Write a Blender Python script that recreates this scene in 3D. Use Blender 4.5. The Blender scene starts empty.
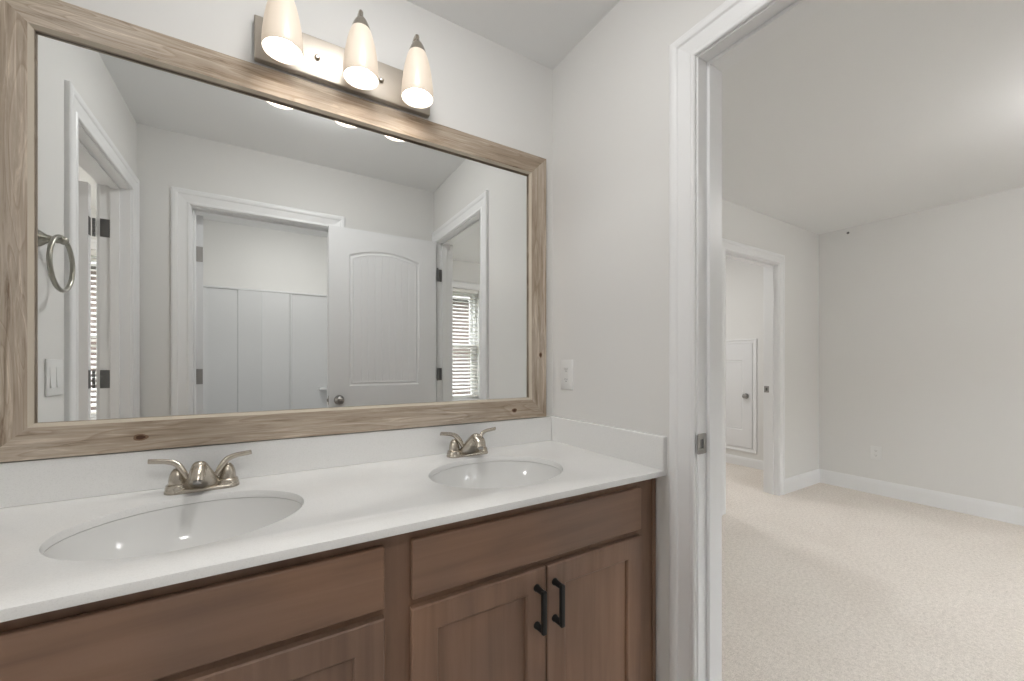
import bpy, bmesh, math
from mathutils import Vector, Matrix
from math import radians as R, sin, cos, pi

SC = bpy.context.scene
COL = SC.collection

# ------------------------------------------------------------------ camera
cam_d = bpy.data.cameras.new('camera')
cam_d.sensor_width = 36.0
cam_d.lens = 36.0 * 402.24 / 1024.0
cam_d.shift_y = 23.2 / 1024.0
cam_d.clip_start = 0.02
cam_d.clip_end = 200
CAM = bpy.data.objects.new('camera', cam_d)
COL.objects.link(CAM)
CAM.location = (-1.057, -1.3981, 1.1659)
CAM.rotation_euler = (R(90), 0, R(-31.331))
SC.camera = CAM

# ------------------------------------------------------------------ exposure, world, daylight
SC.view_settings.view_transform = 'Standard'
SC.view_settings.look = 'None'
SC.view_settings.gamma = 1.0
SC.view_settings.use_curve_mapping = False
SC.view_settings.exposure = 0.38
SC.cycles.use_denoising = True
SC.cycles.max_bounces = 14
SC.cycles.diffuse_bounces = 8
SC.cycles.glossy_bounces = 6
SC.cycles.transparent_max_bounces = 12
SC.cycles.sample_clamp_indirect = 6.0
SC.cycles.caustics_reflective = False
SC.cycles.caustics_refractive = False

SKY = 14.0          # overcast daylight
BULB = 56.0       # vanity bulbs
DOME = 18.0         # bedroom ceiling light
HALL_FILL = 46.0         # fill dome added to light the hall, no visible fixture
TUB = 75.0         # recessed light over the tub
BATH_FILL = 40.0        # unseen ceiling fill added to brighten the bathroom, above the frame
LEFT_FILL = 85.0         # fill dome added in the left room, lights the bathroom through its doorway

world = bpy.data.worlds.new('sky')
SC.world = world
world.use_nodes = True
wbg = world.node_tree.nodes['Background']
wbg.inputs[0].default_value = (0.93, 0.97, 1.0, 1)
wbg.inputs[1].default_value = SKY

# ------------------------------------------------------------------ dimensions (metres)
H = 2.44
XL = -1.647        # left wall of the bathroom
YF = -1.463        # wall opposite the mirror
WT = 0.115         # wall thickness
YB = 0.416         # bedroom wall with the hall door
XF = 3.594         # far bedroom wall
YE = -3.21         # exterior wall
HD = 2.045         # door opening height

# ------------------------------------------------------------------ materials
def mat(name, col, rough=0.5, metal=0.0, emis=None, estr=0.0, spec=0.5, coat=0.0):
    m = bpy.data.materials.new(name)
    m.use_nodes = True
    b = m.node_tree.nodes['Principled BSDF']
    b.inputs['Base Color'].default_value = (*col, 1)
    b.inputs['Roughness'].default_value = rough
    b.inputs['Metallic'].default_value = metal
    b.inputs['Specular IOR Level'].default_value = spec
    b.inputs['Coat Weight'].default_value = coat
    if emis:
        b.inputs['Emission Color'].default_value = (*emis, 1)
        b.inputs['Emission Strength'].default_value = estr
    return m

def nt(m):
    t = m.node_tree
    return t, t.nodes, t.links, t.nodes['Principled BSDF']

def add_noise(m, vec_scale=(1, 1, 1), scale=5, detail=4, dist=0.0, rough=0.55, rnd=False):
    t, N, L, b = nt(m)
    tc = N.new('ShaderNodeTexCoord')
    mp = N.new('ShaderNodeMapping')
    mp.inputs['Scale'].default_value = vec_scale
    L.new(tc.outputs['Object'], mp.inputs['Vector'])
    if rnd:
        oi = N.new('ShaderNodeObjectInfo')
        mu = N.new('ShaderNodeVectorMath'); mu.operation = 'SCALE'
        mu.inputs[0].default_value = (37.0, 21.0, 13.0)
        L.new(oi.outputs['Random'], mu.inputs['Scale'])
        L.new(mu.outputs[0], mp.inputs['Location'])
    n = N.new('ShaderNodeTexNoise')
    n.inputs['Scale'].default_value = scale
    n.inputs['Detail'].default_value = detail
    n.inputs['Distortion'].default_value = dist
    n.inputs['Roughness'].default_value = rough
    L.new(mp.outputs[0], n.inputs['Vector'])
    return n

def ramp(m, src, stops):
    t, N, L, b = nt(m)
    r = N.new('ShaderNodeValToRGB')
    e = r.color_ramp.elements
    while len(e) < len(stops):
        e.new(0.5)
    for i, (p, c) in enumerate(stops):
        e[i].position = p
        e[i].color = (*c, 1)
    L.new(src, r.inputs[0])
    return r

def bump(m, src, strength=0.2, dist=0.002):
    t, N, L, b = nt(m)
    bp = N.new('ShaderNodeBump')
    bp.inputs['Strength'].default_value = strength
    bp.inputs['Distance'].default_value = dist
    L.new(src, bp.inputs['Height'])
    L.new(bp.outputs[0], b.inputs['Normal'])

def paint(name, col, rough=0.75, tex=0.06, spec=0.3):
    m = mat(name, col, rough, spec=spec)
    n = add_noise(m, scale=180, detail=2)
    bump(m, n.outputs['Fac'], tex, 0.001)
    return m

M_WALL = paint('wall_paint', (0.765, 0.760, 0.745))
M_BEDWALL = M_WALL
M_CEIL = paint('ceiling_paint', (0.84, 0.845, 0.845), 0.9, 0.1)
M_TRIM = mat('trim_paint', (0.84, 0.845, 0.85), 0.32, spec=0.4)
M_DOOR = mat('door_paint', (0.80, 0.805, 0.815), 0.4, spec=0.4)
_n = add_noise(M_DOOR, (60, 60, 4), 2.0, 4)
bump(M_DOOR, _n.outputs['Fac'], 0.05, 0.0006)
M_PLATE = mat('switch_plastic', (0.80, 0.80, 0.79), 0.35)
M_SLOT = mat('outlet_slots', (0.10, 0.10, 0.10), 0.5)

M_NICKEL = mat('brushed_nickel', (0.52, 0.475, 0.41), 0.26, 1.0)
_n = add_noise(M_NICKEL, (1, 1, 60), 12, 3)
bump(M_NICKEL, _n.outputs['Fac'], 0.03, 0.0004)
M_PLATEMETAL = mat('satin_nickel_plate', (0.55, 0.50, 0.44), 0.48, 1.0)
M_RING = mat('aged_nickel', (0.36, 0.35, 0.31), 0.28, 1.0)
M_NICKEL_D = mat('satin_hardware', (0.36, 0.35, 0.34), 0.35, 1.0)
M_HINGE = mat('dark_hinge_metal', (0.16, 0.16, 0.16), 0.35, 1.0)
M_BLACK = mat('black_metal', (0.012, 0.013, 0.013), 0.35, 0.0)
M_MIRROR = mat('mirror_silver', (0.90, 0.915, 0.91), 0.0, 1.0)
M_PORC = mat('porcelain', (0.72, 0.72, 0.71), 0.12, spec=0.6)
M_ACRY = mat('tub_acrylic', (0.70, 0.705, 0.71), 0.14, spec=0.5)

M_QUARTZ = mat('white_quartz', (0.80, 0.80, 0.785), 0.18, spec=0.4)
_n = add_noise(M_QUARTZ, scale=420, detail=2)
_r = ramp(M_QUARTZ, _n.outputs['Fac'], [(0.30, (0.75, 0.75, 0.74)), (0.45, (0.80, 0.80, 0.79)), (1, (0.83, 0.83, 0.82))])
nt(M_QUARTZ)[2].new(_r.outputs[0], nt(M_QUARTZ)[3].inputs['Base Color'])

def stained(name, vs):
    m = mat(name, (0.15, 0.08, 0.05), 0.38, spec=0.4)
    t, N, L, b = nt(m)
    n1 = add_noise(m, vs, 1.0, 5, 0.8, rnd=True)
    r1 = ramp(m, n1.outputs['Fac'], [(0.26, (0.195, 0.120, 0.081)), (0.5, (0.245, 0.152, 0.103)), (0.76, (0.285, 0.182, 0.128))])
    n2 = add_noise(m, (3, 3, 3), 1.0, 2, rnd=True)
    r2 = ramp(m, n2.outputs['Fac'], [(0.35, (0.86, 0.88, 0.92)), (0.65, (1.1, 1.05, 1.0))])
    mx = N.new('ShaderNodeMix'); mx.data_type = 'RGBA'; mx.blend_type = 'MULTIPLY'
    mx.inputs[0].default_value = 1.0
    L.new(r1.outputs[0], mx.inputs[6]); L.new(r2.outputs[0], mx.inputs[7])
    L.new(mx.outputs[2], b.inputs['Base Color'])
    bump(m, n1.outputs['Fac'], 0.04, 0.001)
    return m
M_CABV = stained('stained_maple_vertical', (26, 26, 1.6))
M_CABH = stained('stained_maple_horizontal', (1.6, 26, 26))

M_OAK = mat('weathered_oak', (0.4, 0.3, 0.22), 0.7, spec=0.2)
def build_oak(m):
    t, N, L, b = nt(m)
    low = add_noise(m, (1.6, 9, 9), 1.0, 3, 0.5, rnd=True)
    fine = add_noise(m, (4.5, 85, 85), 1.0, 6, 0.8, 0.68, rnd=True)
    cath = add_noise(m, (1.1, 13, 13), 1.0, 1, 1.2, rnd=True)
    mul = N.new('ShaderNodeMath'); mul.operation = 'MULTIPLY'; mul.inputs[1].default_value = 9.0
    L.new(cath.outputs['Fac'], mul.inputs[0])
    fr = N.new('ShaderNodeMath'); fr.operation = 'FRACT'
    L.new(mul.outputs[0], fr.inputs[0])
    base = ramp(m, low.outputs['Fac'], [(0.32, (0.315, 0.252, 0.192)), (0.52, (0.43, 0.362, 0.292)), (0.70, (0.50, 0.437, 0.368))])
    lines = ramp(m, fr.outputs[0], [(0.0, (0.62, 0.54, 0.47)), (0.16, (0.98, 0.97, 0.96)), (0.75, (1.0, 1.0, 1.0)), (0.93, (1.22, 1.24, 1.26)), (1.0, (0.9, 0.86, 0.82))])
    mx = N.new('ShaderNodeMix'); mx.data_type = 'RGBA'; mx.blend_type = 'MULTIPLY'; mx.inputs[0].default_value = 0.42
    L.new(base.outputs[0], mx.inputs[6]); L.new(lines.outputs[0], mx.inputs[7])
    fr2 = ramp(m, fine.outputs['Fac'], [(0.30, (0.46, 0.39, 0.33)), (0.44, (0.93, 0.91, 0.89)), (0.56, (1.08, 1.08, 1.08)), (0.68, (1.5, 1.55, 1.58))])
    mx2 = N.new('ShaderNodeMix'); mx2.data_type = 'RGBA'; mx2.blend_type = 'MULTIPLY'; mx2.inputs[0].default_value = 1.0
    L.new(mx.outputs[2], mx2.inputs[6]); L.new(fr2.outputs[0], mx2.inputs[7])
    L.new(mx2.outputs[2], b.inputs['Base Color'])
    bump(m, fine.outputs['Fac'], 0.25, 0.001)
build_oak(M_OAK)
M_OAKEDGE = mat('pale_bare_wood', (0.56, 0.50, 0.41), 0.7, spec=0.2)
M_KNOT = mat('wood_knot', (0.085, 0.045, 0.028), 0.7, spec=0.2)
M_KNOTRING = mat('wood_knot_ring', (0.20, 0.125, 0.08), 0.7, spec=0.2)

M_CARPET = mat('beige_carpet', (0.53, 0.46, 0.39), 1.0, spec=0.05)
def build_carpet(m):
    t, N, L, b = nt(m)
    f = add_noise(m, scale=220, detail=3, rough=0.7)
    c = add_noise(m, scale=60, detail=3, rough=0.7)
    lo = add_noise(m, (1, 1, 1), 2.2, 3, 0.6)
    r1 = ramp(m, f.outputs['Fac'], [(0.28, (0.70, 0.68, 0.66)), (0.5, (1, 1, 1)), (0.72, (1.18, 1.18, 1.18))])
    r2 = ramp(m, lo.outputs['Fac'], [(0.36, (0.80, 0.74, 0.68)), (0.64, (0.84, 0.785, 0.725))])
    r3 = ramp(m, c.outputs['Fac'], [(0.32, (0.84, 0.83, 0.82)), (0.6, (1.05, 1.05, 1.05))])
    mx = N.new('ShaderNodeMix'); mx.data_type = 'RGBA'; mx.blend_type = 'MULTIPLY'; mx.inputs[0].default_value = 0.8
    L.new(r2.outputs[0], mx.inputs[6]); L.new(r1.outputs[0], mx.inputs[7])
    mx2 = N.new('ShaderNodeMix'); mx2.data_type = 'RGBA'; mx2.blend_type = 'MULTIPLY'; mx2.inputs[0].default_value = 0.8
    L.new(mx.outputs[2], mx2.inputs[6]); L.new(r3.outputs[0], mx2.inputs[7])
    L.new(mx2.outputs[2], b.inputs['Base Color'])
    bump(m, f.outputs['Fac'], 0.4, 0.005)
build_carpet(M_CARPET)
M_TILE = mat('grey_vinyl_floor', (0.42, 0.40, 0.37), 0.4)
_n = add_noise(M_TILE, (2, 20, 1), 2, 4)
_r = ramp(M_TILE, _n.outputs['Fac'], [(0.3, (0.56, 0.54, 0.51)), (0.7, (0.66, 0.64, 0.61))])
nt(M_TILE)[2].new(_r.outputs[0], nt(M_TILE)[3].inputs['Base Color'])

M_BLIND = mat('white_blind', (0.82, 0.81, 0.78), 0.45)
M_VINYL = mat('white_vinyl', (0.80, 0.80, 0.80), 0.4)
M_BRICK = mat('red_brown_brick', (0.2, 0.1, 0.07), 0.9)
def build_brick(m):
    t, N, L, b = nt(m)
    tc = N.new('ShaderNodeTexCoord')
    mp = N.new('ShaderNodeMapping'); mp.inputs['Rotation'].default_value = (R(90), 0, 0)
    L.new(tc.outputs['Object'], mp.inputs[0])
    br = N.new('ShaderNodeTexBrick')
    br.inputs['Scale'].default_value = 1.0
    br.inputs['Brick Width'].default_value = 0.20; br.inputs['Row Height'].default_value = 0.07
    br.inputs['Mortar Size'].default_value = 0.006
    br.inputs['Color1'].default_value = (0.030, 0.015, 0.010, 1); br.inputs['Color2'].default_value = (0.020, 0.011, 0.008, 1)
    br.inputs['Mortar'].default_value = (0.035, 0.028, 0.023, 1)
    L.new(mp.outputs[0], br.inputs['Vector']); L.new(br.outputs['Color'], b.inputs['Base Color'])
build_brick(M_BRICK)
M_ROOF = mat('dark_shingle', (0.06, 0.055, 0.05), 0.9)
M_GRASS = mat('lawn', (0.07, 0.09, 0.035), 1.0)
_n = add_noise(M_GRASS, scale=8, detail=5)
_r = ramp(M_GRASS, _n.outputs['Fac'], [(0.3, (0.020, 0.026, 0.010)), (0.7, (0.042, 0.045, 0.02))])
nt(M_GRASS)[2].new(_r.outputs[0], nt(M_GRASS)[3].inputs['Base Color'])

def mix_transparent(name, col, fac, rough=0.4, glossy=False, emis=None, estr=0.0, translucent=False):
    m = bpy.data.materials.new(name); m.use_nodes = True
    t = m.node_tree; N = t.nodes; L = t.links
    for n in list(N): N.remove(n)
    out = N.new('ShaderNodeOutputMaterial')
    tr = N.new('ShaderNodeBsdfTransparent')
    mx = N.new('ShaderNodeMixShader'); mx.inputs[0].default_value = fac
    if glossy:
        s = N.new('ShaderNodeBsdfGlossy'); s.inputs['Roughness'].default_value = rough
        s.inputs['Color'].default_value = (*col, 1)
        L.new(tr.outputs[0], mx.inputs[1]); L.new(s.outputs[0], mx.inputs[2])
    else:
        s = N.new('ShaderNodeBsdfPrincipled')
        s.inputs['Base Color'].default_value = (*col, 1); s.inputs['Roughness'].default_value = rough
        if emis:
            s.inputs['Emission Color'].default_value = (*emis, 1); s.inputs['Emission Strength'].default_value = estr
        L.new(tr.outputs[0], mx.inputs[1]); L.new(s.outputs[0], mx.inputs[2])
    L.new(mx.outputs[0], out.inputs[0])
    return m
M_PANE = mix_transparent('window_glass', (1, 1, 1), 0.06, 0.0, glossy=True)
M_SHADE = mix_transparent('frosted_white_glass', (0.50, 0.45, 0.40), 0.992, 0.35, emis=(1.0, 0.80, 0.58), estr=0.26)
M_BULB = mat('lit_bulb', (1, 1, 1), 0.5, emis=(1.0, 0.975, 0.94), estr=BULB)
M_DOME = mat('lit_diffuser_bedroom', (0.9, 0.9, 0.9), 0.5, emis=(1.0, 0.99, 0.975), estr=DOME)
M_DOMEH = mat('added_fill_hall', (0.9, 0.9, 0.9), 0.5, emis=(1.0, 0.99, 0.975), estr=HALL_FILL)
M_DOMEL = mat('added_fill_side_room', (0.9, 0.9, 0.9), 0.5, emis=(1.0, 0.98, 0.96), estr=LEFT_FILL)
M_DOMEB = mat('added_fill_bathroom', (0.9, 0.9, 0.9), 0.5, emis=(1.0, 0.99, 0.975), estr=BATH_FILL)
M_DOMET = mat('lit_lens_tub', (0.9, 0.9, 0.9), 0.5, emis=(1.0, 0.98, 0.95), estr=TUB)

# ------------------------------------------------------------------ mesh helpers
def obj(name, bm, m, parent=None, loc=(0, 0, 0), rot=(0, 0, 0), smooth=None, kind=None, label=None, cat=None, group=None):
    me = bpy.data.meshes.new(name)
    bmesh.ops.recalc_face_normals(bm, faces=bm.faces)
    bm.to_mesh(me); bm.free()
    for x in (m if isinstance(m, (list, tuple)) else [m]):
        me.materials.append(x)
    if smooth is not None:
        for p in me.polygons: p.use_smooth = True
        me.set_sharp_from_angle(angle=R(smooth))
    o = bpy.data.objects.new(name, me)
    COL.objects.link(o)
    o.location = loc; o.rotation_euler = rot
    if parent: o.parent = parent
    tag(o, label, cat, group, kind)
    return o

def tag(o, label=None, cat=None, group=None, kind=None):
    if label: o['label'] = label
    if cat: o['category'] = cat
    if group: o['group'] = group
    if kind: o['kind'] = kind
    return o

def thing(name, loc, rotz, label, cat, group=None, kind=None):
    o = bpy.data.objects.new(name, None)
    o.empty_display_size = 0.05
    COL.objects.link(o)
    o.location = loc; o.rotation_euler = (0, 0, rotz)
    return tag(o, label, cat, group, kind)

def copy_thing(src, loc, label):
    r = src.copy(); COL.objects.link(r); r.location = loc; r['label'] = label
    for ch in list(src.children):
        c = ch.copy(); COL.objects.link(c); c.parent = r
        for g in list(ch.children):
            d = g.copy(); COL.objects.link(d); d.parent = c
    return r

def box(bm, x0, x1, y0, y1, z0, z1, bev=0.0, seg=2, mi=0):
    vs = [bm.verts.new((x, y, z)) for x in (x0, x1) for y in (y0, y1) for z in (z0, z1)]
    q = [(0, 1, 3, 2), (4, 6, 7, 5), (0, 4, 5, 1), (2, 3, 7, 6), (0, 2, 6, 4), (1, 5, 7, 3)]
    fs = [bm.faces.new([vs[i] for i in f]) for f in q]
    for f in fs: f.material_index = mi
    if bev > 0:
        es = list({e for f in fs for e in f.edges})
        bmesh.ops.bevel(bm, geom=es, offset=bev, segments=seg, profile=0.5, affect='EDGES', clamp_overlap=True)
    return vs

def B(*a, **k):
    bm = bmesh.new(); box(bm, *a, **k); return bm

def lathe(bm, prof, seg=32, M=Matrix(), sx=1.0, sy=1.0, mi=0):
    rings = []
    for r, z in prof:
        if r < 1e-6:
            rings.append([bm.verts.new(M @ Vector((0, 0, z)))])
        else:
            rings.append([bm.verts.new(M @ Vector((r * sx * cos(2 * pi * i / seg), r * sy * sin(2 * pi * i / seg), z))) for i in range(seg)])
    for a, b in zip(rings, rings[1:]):
        for i in range(seg):
            j = (i + 1) % seg
            if len(a) == 1 and len(b) == 1: continue
            if len(a) == 1: f = bm.faces.new((a[0], b[i], b[j]))
            elif len(b) == 1: f = bm.faces.new((a[i], a[j], b[0]))
            else: f = bm.faces.new((a[i], a[j], b[j], b[i]))
            f.material_index = mi

def tube(bm, pts, rad, seg=14, flat=1.0, up=(0, 0, 1), closed=False):
    """round or flattened tube along pts; rad = list of (width radius, height radius) or number"""
    pts = [Vector(p) for p in pts]; n = len(pts)
    if not isinstance(rad, (list, tuple)): rad = [rad] * n
    rings = []; prev = None
    for i, p in enumerate(pts):
        if closed: t = (pts[(i + 1) % n] - pts[i - 1]).normalized()
        elif i == 0: t = (pts[1] - p).normalized()
        elif i == n - 1: t = (p - pts[-2]).normalized()
        else: t = (pts[i + 1] - pts[i - 1]).normalized()
        u = prev if prev is not None else Vector(up)
        u = (u - t * u.dot(t))
        if u.length < 1e-4: u = Vector((1, 0, 0)) - t * t.x
        u.normalize(); prev = u
        s = t.cross(u)
        a, b = rad[i] if isinstance(rad[i], (list, tuple)) else (rad[i], rad[i] * flat)
        rings.append([bm.verts.new(p + s * (a * cos(2 * pi * k / seg)) + u * (b * sin(2 * pi * k / seg))) for k in range(seg)])
    rng = range(n) if closed else range(n - 1)
    for i in rng:
        A, Bq = rings[i], rings[(i + 1) % n]
        for k in range(seg):
            j = (k + 1) % seg
            bm.faces.new((A[k], A[j], Bq[j], Bq[k]))
    if not closed:
        bm.faces.new(rings[0]); bm.faces.new(rings[-1])

def spline(pts, n=8):
    """Catmull-Rom through pts (tuples of any length)"""
    out = []
    P = [pts[0]] + list(pts) + [pts[-1]]
    for i in range(1, len(P) - 2):
        for k in range(n):
            t = k / n
            out.append(tuple(0.5 * ((2 * b) + (c - a) * t + (2 * a - 5 * b + 4 * c - d) * t * t + (3 * b - a - 3 * c + d) * t ** 3)
                             for a, b, c, d in zip(P[i - 1], P[i], P[i + 1], P[i + 2])))
    out.append(tuple(pts[-1]))
    return out

def prism(bm, poly, axis, a, b):
    """extrude a 2-D polygon along an axis from a to b"""
    def v(p, t):
        if axis == 0: return (t, p[0], p[1])
        if axis == 1: return (p[0], t, p[1])
        return (p[0], p[1], t)
    A = [bm.verts.new(v(p, a)) for p in poly]; Bq = [bm.verts.new(v(p, b)) for p in poly]
    n = len(poly)
    bm.faces.new(A); bm.faces.new(Bq)
    for i in range(n):
        bm.faces.new((A[i], A[(i + 1) % n], Bq[(i + 1) % n], Bq[i]))

def wall_mesh(axis, a, b, s0, s1, z0, z1, holes=()):
    """wall slab; axis 0: thickness along x from a to b, runs along y; axis 1: the other way. holes = (s0,s1,z0,z1)"""
    bm = bmesh.new()
    S = sorted({s0, s1, *[h[0] for h in holes], *[h[1] for h in holes]})
    Z = sorted({z0, z1, *[h[2] for h in holes], *[h[3] for h in holes]})
    def solid(i, j):
        if i < 0 or j < 0 or i >= len(S) - 1 or j >= len(Z) - 1: return False
        cs, cz = (S[i] + S[i + 1]) / 2, (Z[j] + Z[j + 1]) / 2
        return not any(h[0] < cs < h[1] and h[2] < cz < h[3] for h in holes)
    V = {}
    def v(t, i, j):
        k = (t, i, j)
        if k not in V:
            p = (t, S[i], Z[j]) if axis == 0 else (S[i], t, Z[j])
            V[k] = bm.verts.new(p)
        return V[k]
    for i in range(len(S) - 1):
        for j in range(len(Z) - 1):
            if not solid(i, j): continue
            for t in (a, b):
                bm.faces.new((v(t, i, j), v(t, i + 1, j), v(t, i + 1, j + 1), v(t, i, j + 1)))
            for di, dj, p, q in ((-1, 0, (i, j), (i, j + 1)), (1, 0, (i + 1, j), (i + 1, j + 1)), (0, -1, (i, j), (i + 1, j)), (0, 1, (i, j + 1), (i + 1, j + 1))):
                if not solid(i + di, j + dj):
                    bm.faces.new((v(a, *p), v(a, *q), v(b, *q), v(b, *p)))
    return bm

def wall(name, label, axis, a, b, s0, s1, holes=(), m=M_WALL, z0=0.0, z1=H):
    return obj(name, wall_mesh(axis, a, b, s0, s1, z0, z1, holes), m, kind='structure', label=label, cat='wall')

# ------------------------------------------------------------------ room shell
J = 0.018   # jamb board thickness, rough opening = opening + J
def rough(s0, s1): return (s0 - J, s1 + J, -0.01, HD + J)
DR = (-1.403, -0.690)       # doorway bathroom -> bedroom (in wall_right, along y)
DL = (-1.355, -0.665)       # doorway in wall_left, along y
DT = (-1.417, -0.706)       # doorway to the tub (in wall_front, along x)
DB = (1.990, 2.800)         # hall doorway (in wall_bedroom_door, along x)
W1 = (0.35, 1.25, 0.70, 2.10)
W2 = (1.75, 2.65, 0.70, 2.10)  # unseen second bedroom window, added to bring in more daylight
W3 = (-2.98, -2.13, 0.70, 2.10)

def hole(d): return (d[0] - J, d[1] + J, 0.0, HD + J)
wall('wall_back', 'pale grey bathroom wall behind the mirror and vanity', 1, 0.0, WT, XL - WT, 0.0)
wall('wall_right', 'pale grey wall at the right end of the vanity with the bedroom doorway', 0, 0.0, WT, YE, YB, [hole(DR)])
wall('wall_front', 'pale grey wall opposite the mirror with the doorway to the tub', 1, YF - WT, YF, XL, 0.0, [hole(DT)])
wall('wall_left', 'pale wall with the towel ring and light switch, seen in the mirror', 0, XL - WT, XL, YE, 0.0, [hole(DL)])
wall('wall_exterior', 'outside wall with the windows, seen in the mirror', 1, YE - 0.15, YE, -4.7, XF + WT, [W1, W2, W3])
wall('wall_tub', 'beige wall above the white shower surround', 1, YE, -3.05, XL, 0.0)
wall('wall_bedroom_door', 'pale grey bedroom wall with the hall doorway', 1, YB, YB + WT, 0.0, XF, [hole(DB)])
wall('wall_bedroom_far', 'blank pale grey bedroom wall at the far right', 0, XF, XF + WT, YE, 2.6)
wall('wall_hall_end', 'end wall of the hall behind the bedroom', 1, 2.6, 2.6 + WT, 0.9, XF + WT)
wall('wall_hall_left', 'side wall of the hall behind the bedroom', 0, 0.9, 0.9 + WT, YB + WT, 2.6)
wall('wall_side_room_left', 'far wall of the room left of the bathroom', 0, -4.7 - WT, -4.7, YE - 0.15, 1.2)
wall('wall_side_room_back', 'back wall of the room left of the bathroom', 1, 1.2, 1.2 + WT, -4.7, XL)
wall('wall_side_room_right', 'short wall closing the room left of the bathroom', 0, XL - WT, XL, WT, 1.2)

obj('ceiling', B(-4.9, XF + 0.2, YE - 0.2, 2.8, H, H + 0.12), M_CEIL, kind='structure', label='flat white ceiling over all the rooms', cat='ceiling')
obj('floor', B(XL - 0.06, 0.055, YE, 0.0, -0.1, -0.002), M_TILE, kind='structure', label='grey vinyl bathroom floor under the vanity', cat='floor')
obj('floor', B(0.055, XF, YE, 2.6, -0.1, 0.0), M_CARPET, kind='structure', label='beige textured carpet of the bedroom and hall', cat='floor')
obj('floor', B(-4.7, XL - 0.06, YE, 1.2, -0.1, 0.0), M_CARPET, kind='structure', label='beige carpet of the room left of the bathroom', cat='floor')

# ------------------------------------------------------------------ door frames
CW = 0.083
PROF = [(0.0, 0.0), (0.0, 0.009), (0.003, 0.0115), (0.011, 0.0115), (0.015, 0.0085), (0.020, 0.0085), (0.052, 0.0125),
        (0.057, 0.0165), (0.064, 0.0180), (0.074, 0.0180), (0.080, 0.0160), (0.083, 0.0125), (0.083, 0.0)]
def casing_bm(P, s0, s1, h, z0=0.0, wl=1.0, wr=1.0, four=False):
    """P(s, z, t) -> point. mitred casing round an opening"""
    bm = bmesh.new()
    path = [(s0, z0, -wl, -1 if four else 0), (s0, h, -wl, 1), (s1, h, wr, 1), (s1, z0, wr, -1 if four else 0)]
    rings = [[bm.verts.new(P(s + ds * w, z + dz * w, t)) for w, t in PROF] for s, z, ds, dz in path]
    pairs = list(zip(rings, rings[1:])) + ([(rings[3], rings[0])] if four else [])
    n = len(PROF)
    for a, b in pairs:
        for i in range(n):
            bm.faces.new((a[i], a[(i + 1) % n], b[(i + 1) % n], b[i]))
    if not four:
        bm.faces.new(rings[0]); bm.faces.new(rings[3])
    return bm

def frame_set(num, label, axis, a, b, s0, s1, stop, sides, wl=(1, 1), wr=(1, 1)):
    """jamb lining (top level) + stop + casings as its parts. a,b wall faces; stop = (from,to) along thickness"""
    def bx(bm, t0, t1, u0, u1, z0, z1, bev=0.0015):
        if axis == 0: box(bm, t0, t1, u0, u1, z0, z1, bev, 1)
        else: box(bm, u0, u1, t0, t1, z0, z1, bev, 1)
    e = 0.001
    bm = bmesh.new()
    bx(bm, a - e, b + e, s0 - J, s0, 0, HD + J); bx(bm, a - e, b + e, s1, s1 + J, 0, HD + J); bx(bm, a - e, b + e, s0, s1, HD, HD + J)
    jamb = obj('trim_%d' % num, bm, M_TRIM, kind='structure', label=label, cat='door frame')
    bm = bmesh.new()
    k = 0.011
    bx(bm, stop[0], stop[1], s0, s0 + k, 0, HD); bx(bm, stop[0], stop[1], s1 - k, s1, 0, HD); bx(bm, stop[0], stop[1], s0 + k, s1 - k, HD - k, HD)
    obj('door_stop', bm, M_TRIM, jamb)
    rv = 0.005
    for i, face in enumerate((a, b)):
        if not sides[i]: continue
        sg = -1 if i == 0 else 1
        if axis == 0: P = lambda s, z, t: (face + sg * t, s, z)
        else: P = lambda s, z, t: (s, face + sg * t, z)
        obj('casing', casing_bm(P, s0 - rv, s1 + rv, HD + rv, 0, wl[i], wr[i]), M_TRIM, jamb)
    return jamb

tr1 = frame_set(1, 'white cased doorway frame between bathroom and bedroom, right of the vanity', 0, 0.0, WT, *DR, (0.038, 0.073), (1, 1), wl=(0.64, 1), wr=(1, 1))
tr2 = frame_set(2, 'white doorway frame beside the towel ring, seen in the mirror', 0, XL - WT, XL, *DL, (XL - WT + 0.041, XL - WT + 0.076), (1, 1), wl=(1, 1))
tr3 = frame_set(3, 'white doorway frame in front of the shower, seen in the mirror', 1, YF - WT, YF, *DT, (YF - WT + 0.038, YF - WT + 0.073), (1, 1))
tr4 = frame_set(4, 'white doorway frame between the bedroom and the hall', 1, YB, YB + WT, *DB, (YB + 0.035, YB + 0.07), (1, 1))

def strike(parent, axis, c, s, z, dirn, m):
    """strike plate: plate lying on a jamb face"""
    bm = bmesh.new()
    h = 0.029; w = 0.021; t = 0.0025
    loops = []
    for (ww, hh) in ((w, h), (0.008, 0.013)):
        L_ = []
        for cx, cz, a0 in ((ww, hh, 0), (-ww, hh, 90), (-ww, -hh, 180), (ww, -hh, 270)):
            r = 0.004 if ww > 0.01 else 0.002
            for k in range(4):
                an = R(a0 + 30 * k)
                L_.append((cx - math.copysign(r, cx) + r * cos(an), cz - math.copysign(r, cz) + r * sin(an)))
        loops.append(L_)
    def pt(p, q, d):
        if axis == 0: return (c + p, s + dirn * d, z + q)
        return (s + dirn * d, c + p, z + q)
    n = len(loops[0])
    F = [[bm.verts.new(pt(*p, t)) for p in L_] for L_ in loops]
    K = [[bm.verts.new(pt(*p, 0.0002)) for p in L_] for L_ in loops]
    for i in range(n):
        j = (i + 1) % n
        bm.faces.new((F[0][i], F[0][j], F[1][j], F[1][i]))
        bm.faces.new((F[0][i], F[0][j], K[0][j], K[0][i]))
        bm.faces.new((F[1][i], F[1][j], K[1][j], K[1][i]))
    f = bm.faces.new(K[1]); f.material_index = 1
    o = obj('strike_plate', bm, [m, M_SLOT], parent)
    return o
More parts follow.
